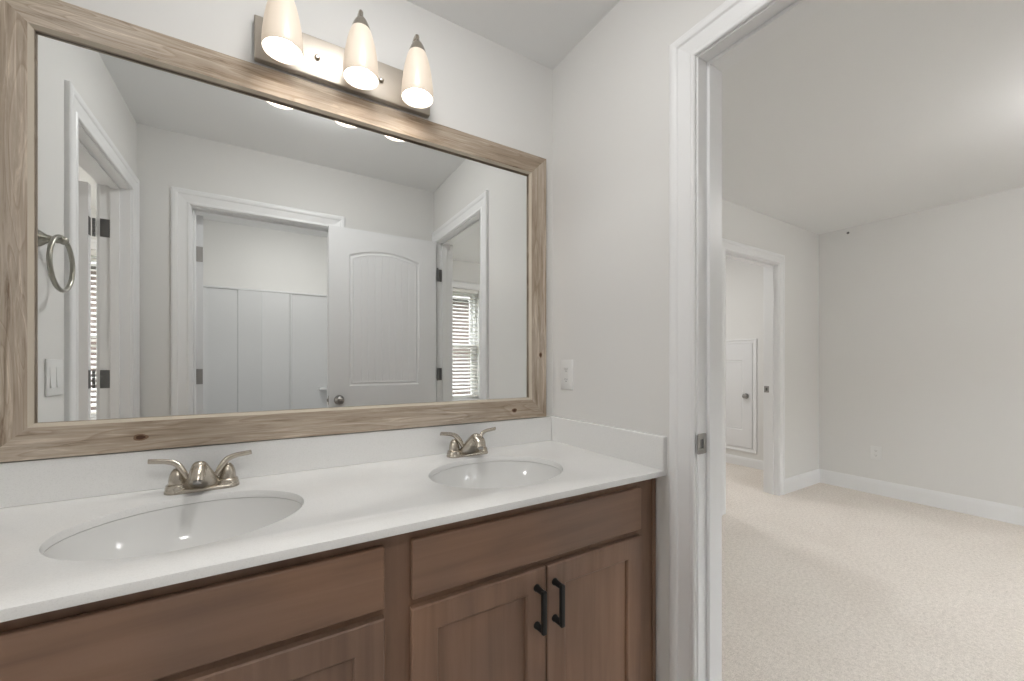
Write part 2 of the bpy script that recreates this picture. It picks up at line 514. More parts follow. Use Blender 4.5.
strike(tr1, 0, 0.014, DR[1], 0.935, -1, M_NICKEL_D)
strike(tr4, 1, YB + WT - 0.02, DB[1], 0.935, -1, M_NICKEL_D)

# baseboards
def base(name, label, axis, face, sg, s0, s1, h=0.13):
    prof = [(0, 0), (0.014, 0), (0.014, h - 0.028), (0.011, h - 0.012), (0.006, h), (0, h)]
    bm = bmesh.new()
    poly = [(face + sg * p, q) for p, q in prof]
    if axis == 0:   # board on a wall whose face is x = face, runs along y
        A = [bm.verts.new((p, s0, q)) for p, q in poly]; Bq = [bm.verts.new((p, s1, q)) for p, q in poly]
    else:
        A = [bm.verts.new((s0, p, q)) for p, q in poly]; Bq = [bm.verts.new((s1, p, q)) for p, q in poly]
    n = len(poly)
    bm.faces.new(A); bm.faces.new(Bq)
    for i in range(n): bm.faces.new((A[i], A[(i + 1) % n], Bq[(i + 1) % n], Bq[i]))
    obj(name, bm, M_TRIM, kind='structure', label=label, cat='baseboard')
base('baseboard_far', 'white baseboard along the blank far bedroom wall', 0, XF, -1, YE, YB)
base('baseboard_door_right', 'white baseboard right of the hall doorway in the bedroom', 1, YB, -1, DB[1] + 0.089, XF - 0.014)
base('baseboard_door_left', 'white baseboard left of the hall doorway in the bedroom', 1, YB, -1, WT, DB[0] - 0.089)
base('baseboard_hall', 'white baseboard in the hall under the small access door', 0, XF, -1, YB + WT, 2.6, 0.10)
base('baseboard_window', 'white baseboard under the bedroom windows', 1, YE, 1, WT, XF - 0.014)
base('baseboard_front', 'white baseboard of the bathroom wall opposite the vanity', 1, YF, 1, DT[1] + 0.089, -0.06)

# ------------------------------------------------------------------ doors
def outline(x0, x1, z0, z1, ins, arch, n=18):
    """panel outline, counter-clockwise, arched top with rise `arch`"""
    a, b, c, d = x0 + ins, x1 - ins, z0 + ins, z1 - ins
    pts = [(a, c), (b, c)]
    for k in range(n + 1):
        u = k / n
        x = b + (a - b) * u
        pts.append((x, d - arch + arch * (1 - (2 * u - 1) ** 2)))
    return pts

def door_slab(W, Hh, T, panels, grooves=True):
    """slab: hinge edge at x=0, front face at y=0, back at y=T. panels=(x0,x1,z0,z1,arch)"""
    bm = bmesh.new()
    prof = [(0, 0), (0.004, 0.004), (0.010, 0.0075), (0.016, 0.0065), (0.021, 0.0035), (0.026, 0.005), (0.032, 0.006)]
    for side in (0, 1):
        def Y(d): return d if side == 0 else T - d
        oe = [bm.verts.new((x, Y(0), z)) for x, z in ((0, 0), (W, 0), (W, Hh), (0, Hh))]
        edges = [bm.edges.new((oe[i], oe[(i + 1) % 4])) for i in range(4)]
        for (x0, x1, z0, z1, ar) in panels:
            rings = []
            for ins, d in prof:
                rings.append([bm.verts.new((x, Y(d), z)) for x, z in outline(x0, x1, z0, z1, ins, ar * (1 - ins * 1.5))])
            n = len(rings[0])
            for i in range(n): edges.append(bm.edges.new((rings[0][i], rings[0][(i + 1) % n])))
            for a, b in zip(rings, rings[1:]):
                for i in range(n): bm.faces.new((a[i], a[(i + 1) % n], b[(i + 1) % n], b[i]))
            # field with plank grooves
            ins, d0 = prof[-1]
            xa, xb = x0 + ins - 0.001, x1 - ins + 0.001
            za, zb, arr = z0 + ins - 0.001, z1 - ins + 0.001, ar * (1 - ins * 1.5)
            xs = [xa]
            if grooves:
                k = max(2, round((xb - xa) / 0.045))
                for i in range(1, k):
                    c = xa + (xb - xa) * i / k
                    xs += [c - 0.003, c, c + 0.003]
            else:
                xs += [xa + (xb - xa) * i / 8 for i in range(1, 8)]
            xs.append(xb)
            lo, hi = [], []
            for i, x in enumerate(xs):
                d = d0 + (0.0016 if (grooves and i % 3 == 2 and 0 < i < len(xs) - 1) else 0)
                u = (x - xa) / (xb - xa)
                zt = zb - arr + arr * (1 - (2 * u - 1) ** 2)
                lo.append(bm.verts.new((x, Y(d), za))); hi.append(bm.verts.new((x, Y(d), zt)))
            for i in range(len(xs) - 1): bm.faces.new((lo[i], lo[i + 1], hi[i + 1], hi[i]))
        bmesh.ops.triangle_fill(bm, use_beauty=True, use_dissolve=False, edges=edges)
        if side == 0: first = oe
        else:
            for i in range(4): bm.faces.new((first[i], first[(i + 1) % 4], oe[(i + 1) % 4], oe[i]))
    return bm

def knob_bm(sg):
    bm = bmesh.new()
    M = Matrix.Rotation(R(90 * sg), 4, 'X')   # local z -> -y for sg=1
    prof = [(0.0, 0.0), (0.032, 0.0), (0.032, 0.003), (0.029, 0.007), (0.014, 0.010), (0.0115, 0.020), (0.013, 0.026), (0.022, 0.031),
            (0.0275, 0.039), (0.0275, 0.047), (0.023, 0.055), (0.012, 0.0595), (0.0, 0.060)]
    prof = [(r * 0.95, z * 0.86) for r, z in prof]
    lathe(bm, prof, 28, M)
    return bm

def hinge_bm(leaf_door, leaf_jamb, pin, h=0.089):
    """two leaves given as (x0,x1,y0,y1) and a pin at (x,y); z centred on 0"""
    bm = bmesh.new()
    for l in (leaf_door, leaf_jamb):
        box(bm, l[0], l[1], l[2], l[3], -h / 2, h / 2, 0.0008, 1)
    for k in range(5):
        z = -h / 2 + k * h / 5
        lathe(bm, [(0, z), (0.0062, z), (0.0062, z + h / 5 - 0.0012), (0, z + h / 5 - 0.0012)], 12, Matrix.Translation((pin[0], pin[1], 0)))
    return bm

ARCH = [(0.122, 0.583, 1.012, 1.905, 0.044), (0.122, 0.583, 0.235, 0.815, 0.0)]
def make_door(num, loc, rotz, label, pin_y, hinge_m=M_NICKEL_D, knob=True):
    d = obj('door_%d' % num, door_slab(0.703, 2.03, 0.035, ARCH), M_DOOR, loc=loc, rot=(0, 0, rotz), kind='structure', label=label, cat='door')
    if knob:
        obj('knob', knob_bm(1), M_NICKEL_D, d, (0.703 - 0.060, 0.0, 0.925), smooth=40)
        obj('knob', knob_bm(-1), M_NICKEL_D, d, (0.703 - 0.060, 0.035, 0.925), smooth=40).scale = (1, 0.6, 1)
        bm = B(0.703, 0.7045, 0.006, 0.029, 0.897, 0.953, 0.001, 1)
        box(bm, 0.7045, 0.713, 0.011, 0.024, 0.915, 0.935, 0.003, 2)
        obj('latch', bm, M_NICKEL_D, d)
    return d

# bathroom door, open against the wall opposite the mirror. Local: hinge x=0, runs along +x.
# rotz 180 puts x towards -X and the front face (y=0, normal -y) towards +Y (to the mirror)
d1 = make_door(1, (-0.022, -1.368, 0.010), R(180.9), 'white arched-panel plank door standing open in the mirror, with a round satin knob', 0)
for z in (0.25, 1.09, 1.81):
    # jamb leaf lies on the hinge jamb (world y=-1.403, faces +y), door leaf on the slab's edge
    bm = hinge_bm((-0.0015, 0.0, 0.002, 0.033), (-0.058, -0.022, 0.0335, 0.0350), (-0.012, -0.006))
    obj('hinge', bm, M_HINGE, d1, (0, 0, z - 0.010))

# door of the left doorway, opened out into the side room (local x -> world -x)
d2 = make_door(2, (XL - WT - 0.032, -1.332, 0.010), R(180), 'white door swung into the side room beyond the towel ring', 0)
for z in (0.25, 1.09, 1.835):
    bm = hinge_bm((-0.0015, 0.0, 0.002, 0.033), (-0.078, -0.036, 0.0205, 0.0225), (-0.012, 0.030))
    obj('hinge', bm, M_HINGE, d2, (0, 0, z - 0.010))

# tub door, opened into the tub room, hinged on the left jamb
d3 = make_door(3, (DT[0] + 0.003, YF - WT - 0.012, 0.010), R(-97), 'white door opened into the tub room, seen edge-on in the mirror', 0, knob=False)
for z in (0.25, 1.09, 1.81):
    bm = hinge_bm((-0.0015, 0.0, 0.002, 0.033), (-0.050, -0.012, -0.001, 0.0005), (-0.006, -0.004))
    obj('hinge', bm, M_NICKEL_D, d3, (0, 0, z - 0.010))

# small access door in the hall
ad = thing('access_door', (XF - 0.001, 1.048, 0.0), 0, 'small white low access door with casing, in the hall beyond the bedroom', 'door')
bm = door_slab(0.61, 1.185, 0.014, [(0.105, 0.505, 0.195, 0.995, 0.0)], grooves=False)
obj('door_panel', bm, M_DOOR, ad, (-0.0165, 0.613, 0.213), (0, 0, R(-90)))
P = lambda s, z, t: (-t, s, z)
_P = PROF
PROF = [(w * 0.55, t) for w, t in PROF]
obj('casing', casing_bm(P, 0.0, 0.616, 1.40, 0.21, four=True), M_TRIM, ad)
PROF = _P
k = obj('knob', knob_bm(1), M_NICKEL_D, ad, (-0.014, 0.066, 0.80), (0, 0, R(-90)), smooth=40)

# ------------------------------------------------------------------ windows and blinds
def window(num, w, label):
    x0, x1, z0, z1 = w
    yo = YE - 0.15
    root = thing('window_%d' % num, ((x0 + x1) / 2, YE, z0), 0, label, 'window', kind='structure')
    cx = (x0 + x1) / 2
    hw = (x1 - x0) / 2; hh = z1 - z0
    bm = bmesh.new()   # frame liner
    box(bm, -hw, -hw + 0.035, -0.15, -0.06, 0, hh, 0.002, 1); box(bm, hw - 0.035, hw, -0.15, -0.06, 0, hh, 0.002, 1)
    box(bm, -hw + 0.035, hw - 0.035, -0.15, -0.06, hh - 0.035, hh, 0.002, 1); box(bm, -hw + 0.035, hw - 0.035, -0.15, -0.06, 0, 0.035, 0.002, 1)
    obj('window_frame', bm, M_VINYL, root)
    mid = hh / 2
    for (za, zb, y0) in ((0.035, mid + 0.02, -0.10), (mid - 0.02, hh - 0.035, -0.135)):
        bm = bmesh.new(); s = 0.042; a, b = -hw + 0.035, hw - 0.035
        box(bm, a, a + s, y0, y0 + 0.03, za, zb, 0.002, 1); box(bm, b - s, b, y0, y0 + 0.03, za, zb, 0.002, 1)
        box(bm, a + s, b - s, y0, y0 + 0.03, za, za + s, 0.002, 1); box(bm, a + s, b - s, y0, y0 + 0.03, zb - s, zb, 0.002, 1)
        sash = obj('sash', bm, M_VINYL, root)
        obj('pane', B(a + s - 0.003, b - s + 0.003, y0 + 0.013, y0 + 0.017, za + s - 0.003, zb - s + 0.003), M_PANE, sash)
    # drywall return is the wall itself; casing on the room side
    obj('window_casing', casing_bm(lambda s, z, t: (s, t, z), -hw, hw, hh, 0.0, four=True), M_TRIM, root)
    obj('window_sill', B(-hw + 0.001, hw - 0.001, -0.06, 0.012, 0.0, 0.016, 0.003, 2), M_TRIM, root)
    return root

def blind(w, label):
    x0, x1, z0, z1 = w
    root = thing('window_blind', ((x0 + x1) / 2, YE - 0.030, z1), 0, label, 'blind', 'horizontal window blinds')
    hw = (x1 - x0) / 2 - 0.008
    obj('head_rail', B(-hw, hw, -0.026, 0.026, -0.045, -0.003, 0.002, 1), M_BLIND, root)
    bm = bmesh.new()
    z = -0.075; drop = (z1 - z0) - 0.05
    t = R(-24)
    while z > -drop + 0.045:
        def sec(y, zz): return (y * cos(t) - zz * sin(t), z + y * sin(t) + zz * cos(t))
        poly = [sec(-0.025, -0.0013), sec(0.0, 0.0010), sec(0.025, -0.0013), sec(0.025, 0.0013), sec(0.0, 0.0036), sec(-0.025, 0.0013)]
        prism(bm, poly, 0, -hw, hw)
        z -= 0.0445
    obj('slats', bm, M_BLIND, root)
    obj('bottom_rail', B(-hw, hw, -0.025, 0.025, -drop, -drop + 0.020, 0.003, 2), M_BLIND, root)
    bm = bmesh.new()
    for cx in (-hw + 0.11, 0.0, hw - 0.11):
        for y in (-0.0275, 0.0275):
            box(bm, cx - 0.0012, cx + 0.0012, y - 0.0008, y + 0.0008, -drop + 0.018, -0.045)
    obj('ladder_cord', bm, M_BLIND, root)
    bm = bmesh.new()
    tube(bm, [(-hw + 0.06, 0.034, -0.04), (-hw + 0.06, 0.036, -0.4), (-hw + 0.06, 0.034, -0.75)], 0.004, 6)
    obj('tilt_wand', bm, M_BLIND, root)
    return root

window(1, W1, 'white double-hung bedroom window behind blinds, right side of the mirror')
window(2, W2, 'added second white double-hung bedroom window for daylight, out of the mirror view')
window(3, W3, 'white window of the side room seen through the door crack at left of the mirror')
blind(W1, 'white slatted blind on the bedroom window, right side of the mirror')
blind(W2, 'white slatted blind on the added second bedroom window')
blind(W3, 'white slatted blind seen through the door crack, left side of the mirror')

# ------------------------------------------------------------------ vanity cabinet
van = thing('vanity_cabinet', (-0.8235, -0.27, 0.0), 0, 'brown stained wood double vanity cabinet under the white counter', 'vanity')
VO = Vector((-0.8235, -0.27, 0.0))
def V(bm):
    bmesh.ops.translate(bm, verts=bm.verts, vec=-VO); return bm
FY = -0.541     # face frame front
x0v, x1v = XL + 0.003, -0.003
bm = wall_mesh(1, FY, FY + 0.019, x0v, x1v, 0.10, 0.819,
               [(-1.545, -0.875, 0.15, 0.625), (-1.545, -0.875, 0.675, 0.775), (-0.775, -0.100, 0.15, 0.625), (-0.775, -0.100, 0.675, 0.775)])
obj('face_frame', V(bm), M_CABV, van)
bm = bmesh.new()
box(bm, x0v, x0v + 0.016, FY + 0.019, -0.003, 0.0, 0.819); box(bm, x1v - 0.016, x1v, FY + 0.019, -0.003, 0.0, 0.819)
box(bm, -0.832, -0.816, FY + 0.019, -0.003, 0.1, 0.819)
box(bm, x0v + 0.016, x1v - 0.016, FY + 0.019, -0.010, 0.10, 0.116); box(bm, x0v + 0.016, x1v - 0.016, -0.010, -0.003, 0.1, 0.819)
obj('cabinet_box', V(bm), M_CABV, van)
obj('toe_kick', V(B(x0v + 0.016, x1v - 0.016, -0.475, -0.460, 0.0, 0.10)), M_CABV, van)
obj('scribe_moulding', V(B(-0.020, -0.004, FY - 0.006, FY - 0.0005, 0.02, 0.819, 0.002, 1)), M_CABV, van)
FT = -0.560     # front plane of doors
def slab_front(xa, xb, za, zb):
    bm = B(xa, xb, FT, FY - 0.0015, za, zb, 0.004, 3)
    return obj('false_drawer_front', V(bm), M_CABH, van, smooth=30)
slab_front(-1.572, -0.851, 0.663, 0.790)
slab_front(-0.794, -0.086, 0.663, 0.790)
def shaker(xa, xb, za, zb):
    bm = bmesh.new()
    r = 0.057
    F = FT; K = FY - 0.0015
    loops = [(0, K), (0, F + 0.003), (0.003, F), (r, F), (r + 0.003, F + 0.003), (r + 0.004, F + 0.0095)]
    rings = []
    for ins, y in loops:
        rings.append([bm.verts.new(p) for p in ((xa + ins, y, za + ins), (xb - ins, y, za + ins), (xb - ins, y, zb - ins), (xa + ins, y, zb - ins))])
    for a, b in zip(rings, rings[1:]):
        for i in range(4): bm.faces.new((a[i], a[(i + 1) % 4], b[(i + 1) % 4], b[i]))
    bm.faces.new(rings[-1]); bm.faces.new(rings[0])
    return obj('cabinet_door', V(bm), M_CABV, van)
def pull(door, x, za, zb):
    bm = bmesh.new()
    y = FT
    for z in (za + 0.006, zb - 0.006):
        lathe(bm, [(0, 0), (0.0095, 0), (0.0095, 0.004), (0.0078, 0.007), (0.0072, 0.029), (0, 0.029)], 16,
              Matrix.Translation((x, y, z)) @ Matrix.Rotation(R(90), 4, 'X'))
    box(bm, x - 0.0062, x + 0.0062, y - 0.037, y - 0.026, za, zb, 0.002, 2)
    obj('bar_pull', V(bm), M_BLACK, door, smooth=35, label='black bar pull')
dz0, dz1 = 0.135, 0.644
for (xa, xb, hx) in ((-1.572, -1.2135, -1.2135 - 0.030), (-1.2095, -0.851, -1.2095 + 0.030), (-0.795, -0.4435, -0.4435 - 0.030), (-0.4395, -0.086, -0.4395 + 0.023)):
    d = shaker(xa, xb, dz0, dz1)
    pull(d, hx, 0.4975, 0.604)

# ------------------------------------------------------------------ countertop with basins
ct = thing('countertop', (-0.8235, -0.27, 0.820), 0, 'white quartz countertop with two oval undermount basins and splash boards', 'countertop')
CO = Vector((-0.8235, -0.27, 0.820))
def Cc(bm):
    bmesh.ops.translate(bm, verts=bm.verts, vec=-CO); return bm
ZT, ZU = 0.838, 0.820
SINKS = ((-1.195, -0.310), (-0.447, -0.312))
SA, SB = 0.213, 0.176
def slab_with_holes():
    bm = bmesh.new()
    xa, xb, ya, yb = XL + 0.001, -0.001, -0.585, -0.001
    layers = []
    e = 0.0025
    for z, ins, hin in ((ZU, e * 0.4, 0), (ZU + e * 0.4, 0, 0), (ZT - e, 0, 0), (ZT - e * 0.3, e * 0.3, -e * 0.3), (ZT, e, -e)):
        rect = [bm.verts.new(p) for p in ((xa, ya + ins, z), (xb, ya + ins, z), (xb, yb, z), (xa, yb, z))]
        hs = []
        for cx, cy in SINKS:
            hs.append([bm.verts.new((cx + (SA - hin) * cos(2 * pi * k / 72), cy + (SB - hin) * sin(2 * pi * k / 72), z)) for k in range(72)])
        layers.append([rect] + hs)
    for a, b in zip(layers, layers[1:]):
        for la, lb in zip(a, b):
            n = len(la)
            for i in range(n): bm.faces.new((la[i], la[(i + 1) % n], lb[(i + 1) % n], lb[i]))
    for L_ in (layers[0], layers[-1]):
        es = []
        for lp in L_:
            n = len(lp)
            for i in range(n):
                ed = bm.edges.get((lp[i], lp[(i + 1) % n])) or bm.edges.new((lp[i], lp[(i + 1) % n]))
                es.append(ed)
        bmesh.ops.triangle_fill(bm, use_beauty=True, use_dissolve=False, edges=es)
    return bm
obj('counter_slab', Cc(slab_with_holes()), M_QUARTZ, ct, smooth=40)
obj('backsplash', Cc(B(XL + 0.001, -0.0195, -0.019, 0.0016, ZT + 0.0003, 0.9400, 0.0015, 2)), M_QUARTZ, ct)
obj('sidesplash', Cc(B(-0.0180, 0.0060, -0.585, 0.0060, ZT - 0.0070, 0.9415, 0.0060, 4)), M_QUARTZ, ct, smooth=50)
for cx, cy in SINKS:
    bm = bmesh.new()
    prof = [(1.09, 0.0), (1.02, 0.0), (0.999, -0.001), (0.990, -0.012), (0.955, -0.035), (0.90, -0.065), (0.80, -0.095), (0.64, -0.118), (0.44, -0.130), (0.22, -0.136), (0.105, -0.139)]
    prof += [(0.105, -0.147), (0.25, -0.144), (0.46, -0.138), (0.68, -0.125), (0.84, -0.102), (0.945, -0.070), (1.0, -0.036), (1.03, -0.008), (1.09, -0.008), (1.09, 0.0)]
    lathe(bm, [(r * SA, z + ZU - 0.0004) for r, z in prof], 72, Matrix.Translation((cx, cy, 0)), 1.0, SB / SA)
    bas = obj('basin', Cc(bm), M_PORC, ct, smooth=50)
    bm = bmesh.new()
    lathe(bm, [(0, 0.004), (0.012, 0.0035), (0.0175, 0.001), (0.0185, -0.002), (0.0190, 0.0012), (0.0225, 0.0008), (0.0225, -0.012), (0, -0.012)], 28, Matrix.Translation((cx, cy, ZU - 0.139)))
    obj('drain', Cc(bm), M_NICKEL, bas, smooth=40, label='metal pop-up drain')

# ------------------------------------------------------------------ faucets
def make_faucet(loc, label):
    f = thing('faucet', loc, 0, label, 'faucet', 'centerset faucets')
    # base plate: stadium outline, stepped
    bm = bmesh.new()
    def stad(r, half, z): return [bm.verts.new((math.copysign(half, cos(a)) * (1 if abs(cos(a)) > 1e-6 else 0) + r * cos(a), r * sin(a), z)) for a in [2 * pi * (k + 0.5) / 40 for k in range(40)]]
    rings = [stad(0.0270, 0.052, 0), stad(0.0270, 0.052, 0.006), stad(0.0255, 0.052, 0.0085), stad(0.0215, 0.050, 0.0105)]
    for a, b in zip(rings, rings[1:]):
        for i in range(40): bm.faces.new((a[i], a[(i + 1) % 40], b[(i + 1) % 40], b[i]))
    bm.faces.new(rings[0]); bm.faces.new(rings[-1])
    obj('base_plate', bm, M_NICKEL, f, smooth=35)
    # spout
    bm = bmesh.new()
    # hood-shaped spout: (z, centre y, half width, half depth)
    key = spline([(0.008, -0.004, 0.0420, 0.0225), (0.020, -0.012, 0.0385, 0.0270), (0.036, -0.026, 0.0315, 0.0320), (0.052, -0.042, 0.0250, 0.0330), (0.066, -0.055, 0.0200, 0.0290), (0.077, -0.064, 0.0155, 0.0220), (0.084, -0.069, 0.0105, 0.0130), (0.0865, -0.071, 0.0040, 0.0050)], 4)
    prev = None
    for z, cy, a, b in key:
        # front side of the hood is undercut towards the base so that the nose overhangs the basin
        ring = [bm.verts.new((a * cos(t), cy + b * sin(t) * (1.0 if sin(t) > 0 else 0.92), z)) for t in [2 * pi * k / 32 for k in range(32)]]
        if prev:
            for i in range(32): bm.faces.new((prev[i], prev[(i + 1) % 32], ring[(i + 1) % 32], ring[i]))
        else: bm.faces.new(ring)
        prev = ring
    bm.faces.new(prev)
    # nose
    k2 = spline([(-0.060, 0.070, 0.0165, 0.0130), (-0.080, 0.068, 0.0155, 0.0125), (-0.094, 0.058, 0.0145, 0.0118), (-0.102, 0.045, 0.0135, 0.0108)], 5)
    tube(bm, [(0, k[0], k[1]) for k in k2], [(k[2], k[3]) for k in k2], 20, up=(0, 0, 1))
    sp = obj('spout', bm, M_NICKEL, f, smooth=50)
    bm = bmesh.new()
    lathe(bm, [(0, 0), (0.0085, 0), (0.0085, 0.005), (0, 0.005)], 20, Matrix.Translation((0, -0.1020, 0.0445)) @ Matrix.Rotation(R(150), 4, 'X'))
    obj('aerator', bm, M_NICKEL_D, sp, smooth=40)
    for s in (-1, 1):
        bm = bmesh.new()
        lathe(bm, [(0.0, 0.008), (0.0255, 0.008), (0.0255, 0.013), (0.0240, 0.0155), (0.0240, 0.0195), (0.0215, 0.022), (0.0190, 0.0235), (0.0190, 0.030), (0.0172, 0.042), (0.0135, 0.053), (0.0080, 0.060), (0.0, 0.062)], 28, Matrix.Translation((s * 0.052, 0, 0)))
        hb = obj('handle_base', bm, M_NICKEL, f, smooth=40)
        bm = bmesh.new()
        key = [(0.024, -0.016, 0.024, 0.0060, 0.0050), (0.031, -0.020, 0.040, 0.0080, 0.0055), (0.041, -0.018, 0.060, 0.0098, 0.0066), (0.053, -0.012, 0.0745, 0.0092, 0.0064),
               (0.070, -0.010, 0.0815, 0.0085, 0.0056), (0.090, -0.010, 0.0845, 0.0086, 0.0050), (0.107, -0.010, 0.0865, 0.0084, 0.0046)]
        key = spline(key, 5)
        tube(bm, [(s * k[0], k[1], k[2]) for k in key], [(k[3], k[4]) for k in key], 16, up=(s * 0.7, -0.5, 0.5))
        obj('lever', bm, M_NICKEL, hb, smooth=50)
    return f
fa = make_faucet((-1.200, -0.078, ZT + 0.0003), 'brushed nickel two-handle faucet behind the left basin')
copy_thing(fa, (-0.440, -0.078, ZT + 0.0003), 'brushed nickel two-handle faucet behind the right basin')

# ------------------------------------------------------------------ mirror
MX0, MX1, MZ0, MZ1 = -1.605, -0.050, 0.9430, 2.030
FW = 0.083; FD = 0.024
mir = thing('framed_mirror', ((MX0 + MX1) / 2, 0, MZ0), 0, 'large wall mirror in a weathered oak frame above the vanity', 'mirror')
def rail(length):
    """mitred rail, local x along, z across (outer edge z=0, inner z=FW), front at y=-FD"""
    bm = bmesh.new()
    e = 0.0015
    sec = [(0.0, -0.0008, 0), (0.0, -FD + e, 0), (e, -FD, 0), (FW - 0.0075, -FD, 0), (FW, -FD + 0.0085, 1), (FW, -0.0075, 0), (FW - 0.004, -0.0075, 0), (FW - 0.004, -0.0008, 0)]
    hl = length / 2
    A = [bm.verts.new((-hl + w, y, w)) for w, y, m in sec]
    Bq = [bm.verts.new((hl - w, y, w)) for w, y, m in sec]
    n = len(sec)
    for i in range(n):
        f = bm.faces.new((A[i], A[(i + 1) % n], Bq[(i + 1) % n], Bq[i]))
        f.material_index = 1 if i == 3 else 0
    bm.faces.new(A); bm.faces.new(Bq)
    return bm
mw, mh = MX1 - MX0, MZ1 - MZ0
rb = obj('frame_rail', rail(mw), [M_OAK, M_OAKEDGE], mir, (0, 0, 0))
rt = obj('frame_rail', rail(mw), [M_OAK, M_OAKEDGE], mir, (0, 0, mh), (0, R(180), 0))
rl = obj('frame_rail', rail(mh), [M_OAK, M_OAKEDGE], mir, (-mw / 2, 0, mh / 2), (0, R(90), 0))
rr = obj('frame_rail', rail(mh), [M_OAK, M_OAKEDGE], mir, (mw / 2, 0, mh / 2), (0, R(-90), 0))
# knots in the wood
def knot(parent, x, z, a, b):
    bm = bmesh.new()
    for s, y, mi in ((1.0, -FD - 0.0002, 1), (0.62, -FD - 0.0004, 0)):
        vs = [bm.verts.new((x + s * a * cos(t) * (1 + 0.12 * sin(3 * t + x * 9)), y, z + s * b * sin(t))) for t in [2 * pi * k / 18 for k in range(18)]]
        f = bm.faces.new(vs); f.material_index = mi
    obj('knot', bm, [M_KNOT, M_KNOTRING], parent, label='dark wood knot')
knot(rb, -0.5065, 0.0345, 0.0150, 0.0085)
knot(rb, 0.6185, 0.0355, 0.0120, 0.0085)
knot(rr, -0.284, 0.031, 0.0110, 0.0075)
bm = bmesh.new()
gx, gz0, gz1 = mw / 2 - FW + 0.0038, FW - 0.0038, mh - FW + 0.0038
rings = []
for ins, y in ((0, -0.0012), (0, -0.0054), (0.0008, -0.0062)):      # arrised edge of the glass
    rings.append([bm.verts.new(p) for p in ((-gx + ins, y, gz0 + ins), (gx - ins, y, gz0 + ins), (gx - ins, y, gz1 - ins), (-gx + ins, y, gz1 - ins))])
for a, b in zip(rings, rings[1:]):
    for i in range(4): bm.faces.new((a[i], a[(i + 1) % 4], b[(i + 1) % 4], b[i]))
bm.faces.new(rings[0]); bm.faces.new(rings[-1])
gl = obj('mirror_glass', bm, M_MIRROR, mir)

# ------------------------------------------------------------------ vanity light
vl = thing('vanity_light', (-0.825, 0, 2.11), 0, 'brushed nickel three-lamp vanity light above the mirror', 'wall light')
bp = obj('back_plate', B(-0.264, 0.264, -0.024, -0.0005, -0.0610, 0.0640, 0.004, 3), M_PLATEMETAL, vl, smooth=30)
for sx in (-0.100, 0.093):
    bm = bmesh.new()
    lathe(bm, [(0, 0), (0.0075, 0), (0.0075, 0.006), (0.005, 0.010), (0, 0.011)], 18, Matrix.Translation((sx, -0.024, 0.0)) @ Matrix.Rotation(R(90), 4, 'X'))
    obj('screw', bm, M_NICKEL, bp, smooth=40)
for lx in (-1.020, -0.815, -0.641):
    x = lx + 0.825
    bm = bmesh.new()
    yc_, zr = -0.126, 2.0245 - 2.11
    pts = spline([(x, -0.024, 0.030), (x, -0.050, 0.034), (x, -0.062, 0.065), (x, -0.070, 0.100), (x, -0.092, 0.120), (x, -0.117, 0.122), (x, yc_, 0.112)], 6)
    tube(bm, pts, 0.0060, 12, up=(1, 0, 0))
    lathe(bm, [(0, 0), (0.016, 0), (0.016, 0.004), (0.008, 0.008), (0, 0.008)], 20, Matrix.Translation((x, -0.024, 0.030)) @ Matrix.Rotation(R(90), 4, 'X'))
    arm = obj('lamp_arm', bm, M_NICKEL, vl, smooth=50)
    bm = bmesh.new()
    lathe(bm, [(0.0, zr + 0.206), (0.004, zr + 0.205), (0.0055, zr + 0.201), (0.0058, zr + 0.190), (0.0085, zr + 0.185), (0.0150, zr + 0.177), (0.0215, zr + 0.165), (0.0262, zr + 0.152), (0.0275, zr + 0.146), (0.0255, zr + 0.145), (0.0, zr + 0.147)], 28, Matrix.Translation((x, yc_, 0)))
    obj('lamp_cap', bm, M_NICKEL, arm, smooth=40)
    bm = bmesh.new()
    pr = [(0.0235, 0.155), (0.0275, 0.146), (0.0340, 0.128), (0.0400, 0.104), (0.0452, 0.075), (0.0488, 0.044), (0.0506, 0.016), (0.0503, 0.004), (0.0490, 0.0), (0.0478, 0.002)]
    pi_ = [(0.0478, 0.016), (0.0461, 0.044), (0.0425, 0.075), (0.0373, 0.104), (0.0313, 0.128), (0.0250, 0.145)]
    lathe(bm, [(r, z + zr) for r, z in pr + pi_], 40, Matrix.Translation((x, yc_, 0)))
    obj('glass_shade', bm, M_SHADE, arm, smooth=60, label='frosted white glass shade')
    bm = bmesh.new()
    bmesh.ops.create_icosphere(bm, subdivisions=2, radius=0.026, matrix=Matrix.Translation((x, yc_, zr + 0.044)))
    lathe(bm, [(0.018, zr + 0.064), (0.013, zr + 0.090), (0.013, zr + 0.146)], 14, Matrix.Translation((x, yc_, 0)), mi=1)
    obj('bulb', bm, [M_BULB, M_PLATE], arm, smooth=60)

# ------------------------------------------------------------------ towel ring, switch, outlets
tr = thing('towel_ring', (XL, -0.392, 1.545), 0, 'brushed nickel towel ring on the left wall, reflected in the mirror', 'towel ring')
bm = bmesh.new()
lathe(bm, [(0, 0.0005), (0.0245, 0.0005), (0.0245, 0.004), (0.020, 0.010), (0.0125, 0.020), (0.0098, 0.034), (0.0100, 0.046), (0.0125, 0.051), (0.0125, 0.058), (0.008, 0.064), (0, 0.066)], 28, Matrix.Rotation(R(90), 4, 'Y'))
obj('post', bm, M_RING, tr, smooth=45)
bm = bmesh.new()
rr_ = 0.0815
tube(bm, [(0.050, rr_ * sin(a), -0.072 + rr_ * cos(a)) for a in [2 * pi * k / 56 for k in range(56)]], 0.0064, 12, up=(1, 0, 0), closed=True)
obj('ring', bm, M_RING, tr, smooth=60)

